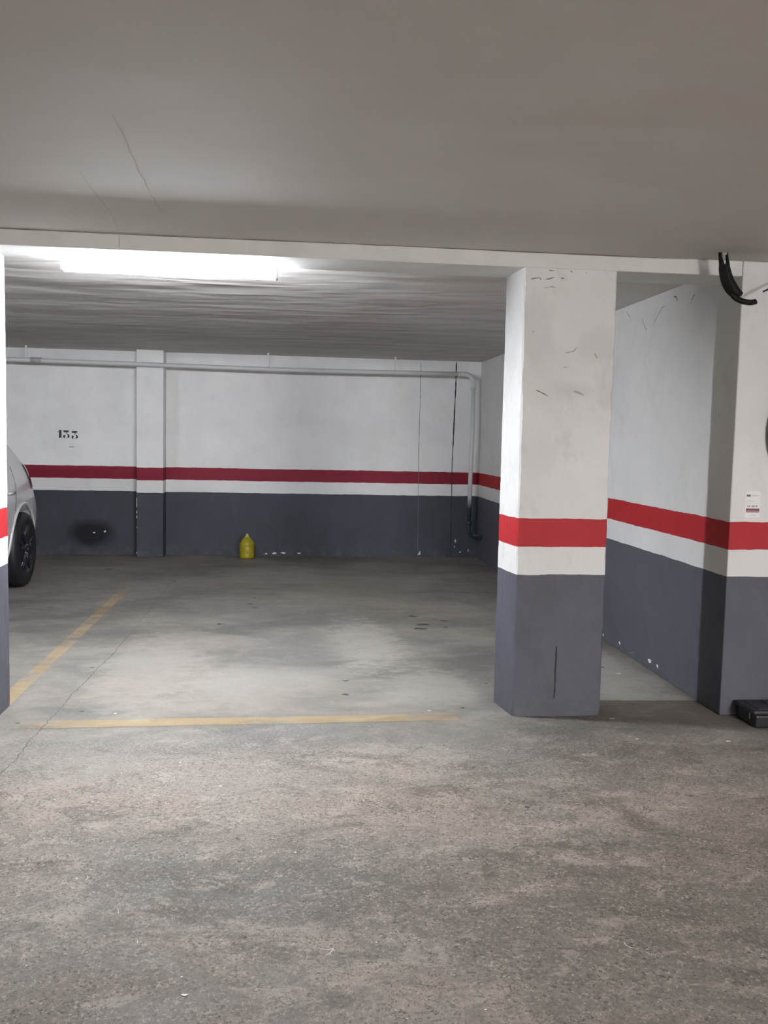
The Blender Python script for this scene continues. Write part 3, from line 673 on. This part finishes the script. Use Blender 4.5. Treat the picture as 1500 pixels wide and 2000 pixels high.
# wheel arches are cut out, then the cutters are thrown away
WY_ = (5.86, 8.335); WR = 0.335; cut = bmesh.new()
for wy in WY_:
    for s in (1, -1):
        lathe(cut, [(0.395, min(0.50 * s, 0.98 * s)), (0.395, max(0.50 * s, 0.98 * s))], (CX, wy, WR + 0.01), 40, 'X')
cu = obj('cutter', cut, None, car)
mb = body.modifiers.new('arch', 'BOOLEAN'); mb.operation = 'DIFFERENCE'; mb.object = cu; mb.solver = 'EXACT'
bpy.context.view_layer.update()
dg = bpy.context.evaluated_depsgraph_get(); me = bpy.data.meshes.new_from_object(body.evaluated_get(dg))
body.modifiers.clear(); body.data = me
bpy.data.objects.remove(cu)
if not me.materials: me.materials.append(M_paint)
for p in me.polygons: p.use_smooth = True
bb = bmesh.new(); bb.from_mesh(me); bmesh.ops.translate(bb, verts=bb.verts, vec=world_loc(car)); tree = BVHTree.FromBMesh(bb); bb.free()

def hit_side(y, z, s, off=0.004):
    h = tree.ray_cast(Vector((CX + s * 2, y, z)), Vector((-s, 0, 0)))
    return h[0] + h[1] * off if h[0] is not None else Vector((CX + s * 0.5, y, z))
def hit_end(x, z, s, off=0.004):
    h = tree.ray_cast(Vector((x, 7.2 + s * 4, z)), Vector((0, -s, 0)))
    return h[0] + h[1] * off if h[0] is not None else Vector((x, 7.2 + s * 1.8, z))
def patch(name, fn, c00, c10, c11, c01, s, m, parent, nu=14, nv=10, off=0.004):
    bm = bmesh.new(); G = []
    for i in range(nu + 1):
        u = i / nu; row = []
        for j in range(nv + 1):
            v = j / nv
            a = [(c00[q] * (1 - u) + c10[q] * u) * (1 - v) + (c01[q] * (1 - u) + c11[q] * u) * v for q in (0, 1)]
            row.append(bm.verts.new(fn(a[0], a[1], s, off)))
        G.append(row)
    for i in range(nu):
        for j in range(nv): bm.faces.new((G[i][j], G[i + 1][j], G[i + 1][j + 1], G[i][j + 1]))
    return obj(name, bm, m, parent, True)
M_tail = simple('tail_light_red', (0.22, 0.030, 0.035), 0.12, coat=0.6)
M_head = simple('headlight_glass', (0.6, 0.6, 0.62), 0.08, coat=0.8)
for s in (1, -1):
    patch('side_window', hit_side, (6.72, 1.00), (7.42, 1.01), (7.42, 1.36), (7.02, 1.34), s, M_glass, car)
    patch('side_window', hit_side, (7.50, 1.05), (8.16, 1.12), (8.10, 1.38), (7.50, 1.37), s, M_glass, car)
    patch('tail_light', hit_side, (8.70, 0.86), (9.02, 0.84), (8.99, 1.05), (8.70, 1.10), s, M_tail, car, off=0.010)
    patch('headlight', hit_side, (5.32, 0.58), (5.75, 0.68), (5.78, 0.78), (5.38, 0.70), s, M_head, car, off=0.008)
    mr = bmesh.new(); box(mr, CX + s * 0.86 if s > 0 else CX - 1.01, CX + 1.01 if s > 0 else CX - 0.86, 6.62, 6.74, 0.96, 1.08, 0.03, 3); obj('mirror', mr, M_paint, car, True)
    for y0 in (7.22, 7.98):
        hb = bmesh.new(); q = hit_side(y0, 0.86, s, 0.012); tube(hb, [q + Vector((0, -0.08, 0)), q + Vector((0, 0.08, 0))], 0.011, 10); obj('door_handle', hb, M_paint, car, True)
    for path in (((7.46, 0.30), (7.46, 0.6), (7.46, 0.9), (7.46, 1.38)), ((8.22, 1.08), (8.19, 1.0), (8.16, 0.92), (8.13, 0.84), (8.10, 0.76), (8.06, 0.70)), ((6.55, 0.30), (6.50, 0.6), (6.52, 0.9))):
        sm = bmesh.new(); tube(sm, [hit_side(y, z, s, 0.0) for y, z in path], 0.003, 6); obj('door_seam', sm, M_trim, car)
    for wy in WY_:       # flared arch lip
        lp = bmesh.new(); pts = []
        for k in range(25):
            a = math.radians(-12 + 204 * k / 24); yy = wy + 0.402 * math.cos(a); z = WR + 0.01 + 0.402 * math.sin(a)
            pts.append(hit_side(yy, max(z, 0.25), s, -0.004))
        tube(lp, pts, 0.017, 8); obj('arch_lip', lp, M_paint, car, True)
patch('rear_window', hit_end, (CX - 0.50, 1.16), (CX + 0.50, 1.16), (CX + 0.44, 1.38), (CX - 0.44, 1.38), 1, M_glass, car)
patch('windscreen', hit_end, (CX - 0.62, 1.02), (CX + 0.62, 1.02), (CX + 0.50, 1.36), (CX - 0.50, 1.36), -1, M_glass, car)
patch('number_plate', hit_end, (CX - 0.25, 0.62), (CX + 0.25, 0.62), (CX + 0.25, 0.72), (CX - 0.25, 0.72), 1, simple('plate_white', (0.7, 0.7, 0.7), 0.4), car, off=0.012)
patch('grille', hit_end, (CX - 0.42, 0.44), (CX + 0.42, 0.44), (CX + 0.38, 0.55), (CX - 0.38, 0.55), -1, M_trim, car)
# wheels
M_tyre = simple('car_tyre', (0.009, 0.009, 0.012), 0.55); M_alloy = simple('black_alloy', (0.012, 0.013, 0.022), 0.20, metal=0.2, coat=0.5)
for wy in WY_:
    for s in (1, -1):
        xo = CX + s * 0.835; w = bmesh.new()
        prof = [(0.215, -0.10), (0.26, -0.105), (0.315, -0.095), (0.332, -0.07), (0.335, 0.0), (0.332, 0.02), (0.318, 0.040), (0.27, 0.050), (0.222, 0.046), (0.215, 0.030)]
        lathe(w, [(r, h * s) for r, h in prof], (xo, wy, WR), 48, 'X'); t = obj('wheel', w, M_tyre, car, True)
        rm = bmesh.new(); lathe(rm, [(0.218, 0.034 * s), (0.224, 0.044 * s), (0.214, 0.046 * s), (0.204, 0.030 * s), (0.198, -0.03 * s), (0.10, -0.05 * s), (0.0, -0.05 * s)], (xo, wy, WR), 40, 'X')
        for k in range(5):
            a = 2 * PI * k / 5 + 0.3
            for da in (-0.13, 0.13):
                tube(rm, [(xo + s * 0.030, wy + 0.05 * math.cos(a + da), WR + 0.05 * math.sin(a + da)), (xo + s * 0.036, wy + 0.205 * math.cos(a + da), WR + 0.205 * math.sin(a + da))], [0.018, 0.012], 8)
        lathe(rm, [(0.06, 0.01 * s), (0.055, 0.036 * s), (0.03, 0.044 * s), (0.0, 0.045 * s)], (xo, wy, WR), 20, 'X')
        obj('rim', rm, M_alloy, t, True)
        for k in range(5):
            a = 2 * PI * k / 5; bt = bmesh.new(); lathe(bt, [(0.008, 0.03 * s), (0.007, 0.046 * s), (0.0, 0.047 * s)], (xo, wy + 0.042 * math.cos(a), WR + 0.042 * math.sin(a)), 8, 'X'); obj('wheel_bolt', bt, simple('bolt', (0.4, 0.4, 0.42), 0.3, metal=0.8) if 'bolt' not in bpy.data.materials else bpy.data.materials['bolt'], t)
ub = bmesh.new(); box(ub, CX - 0.50, CX + 0.50, 5.5, 8.8, 0.16, 0.24, 0.02); box(ub, CX - 0.52, CX + 0.52, 5.40, 6.35, 0.23, 0.70); box(ub, CX - 0.52, CX + 0.52, 7.80, 8.70, 0.23, 0.70)
obj('underbody', ub, M_trim, car)

# ------------------------------------------------------------------ world, camera, view
w = bpy.data.worlds.new('world'); sc.world = w; w.use_nodes = True
w.node_tree.nodes['Background'].inputs[0].default_value = (0.0, 0.0, 0.0, 1)
cam = bpy.data.cameras.new('camera'); co = bpy.data.objects.new('camera', cam); COL.objects.link(co)
cam.sensor_fit = 'HORIZONTAL'; cam.sensor_width = 36; cam.lens = 36 * 1754.5 / 1500; cam.clip_start = 0.05
pi_, ro, ya = math.radians(-4.6868), math.radians(1.2556), math.radians(6.0896)
fw = Vector((math.sin(ya) * math.cos(pi_), math.cos(ya) * math.cos(pi_), math.sin(pi_))); rt = Vector((math.cos(ya), -math.sin(ya), 0)); up = rt.cross(fw)
r2 = rt * math.cos(ro) + up * math.sin(ro); u2 = up * math.cos(ro) - rt * math.sin(ro)
M = Matrix((r2, u2, -fw)).transposed().to_4x4(); M.translation = Vector((0, 0, 1.4)); co.matrix_world = M
sc.camera = co
sc.view_settings.view_transform = 'Standard'; sc.view_settings.look = 'None'; sc.view_settings.gamma = 1; sc.view_settings.use_curve_mapping = False
sc.view_settings.exposure = 0.0
sc.cycles.max_bounces = 12; sc.cycles.diffuse_bounces = 8; sc.cycles.use_denoising = True
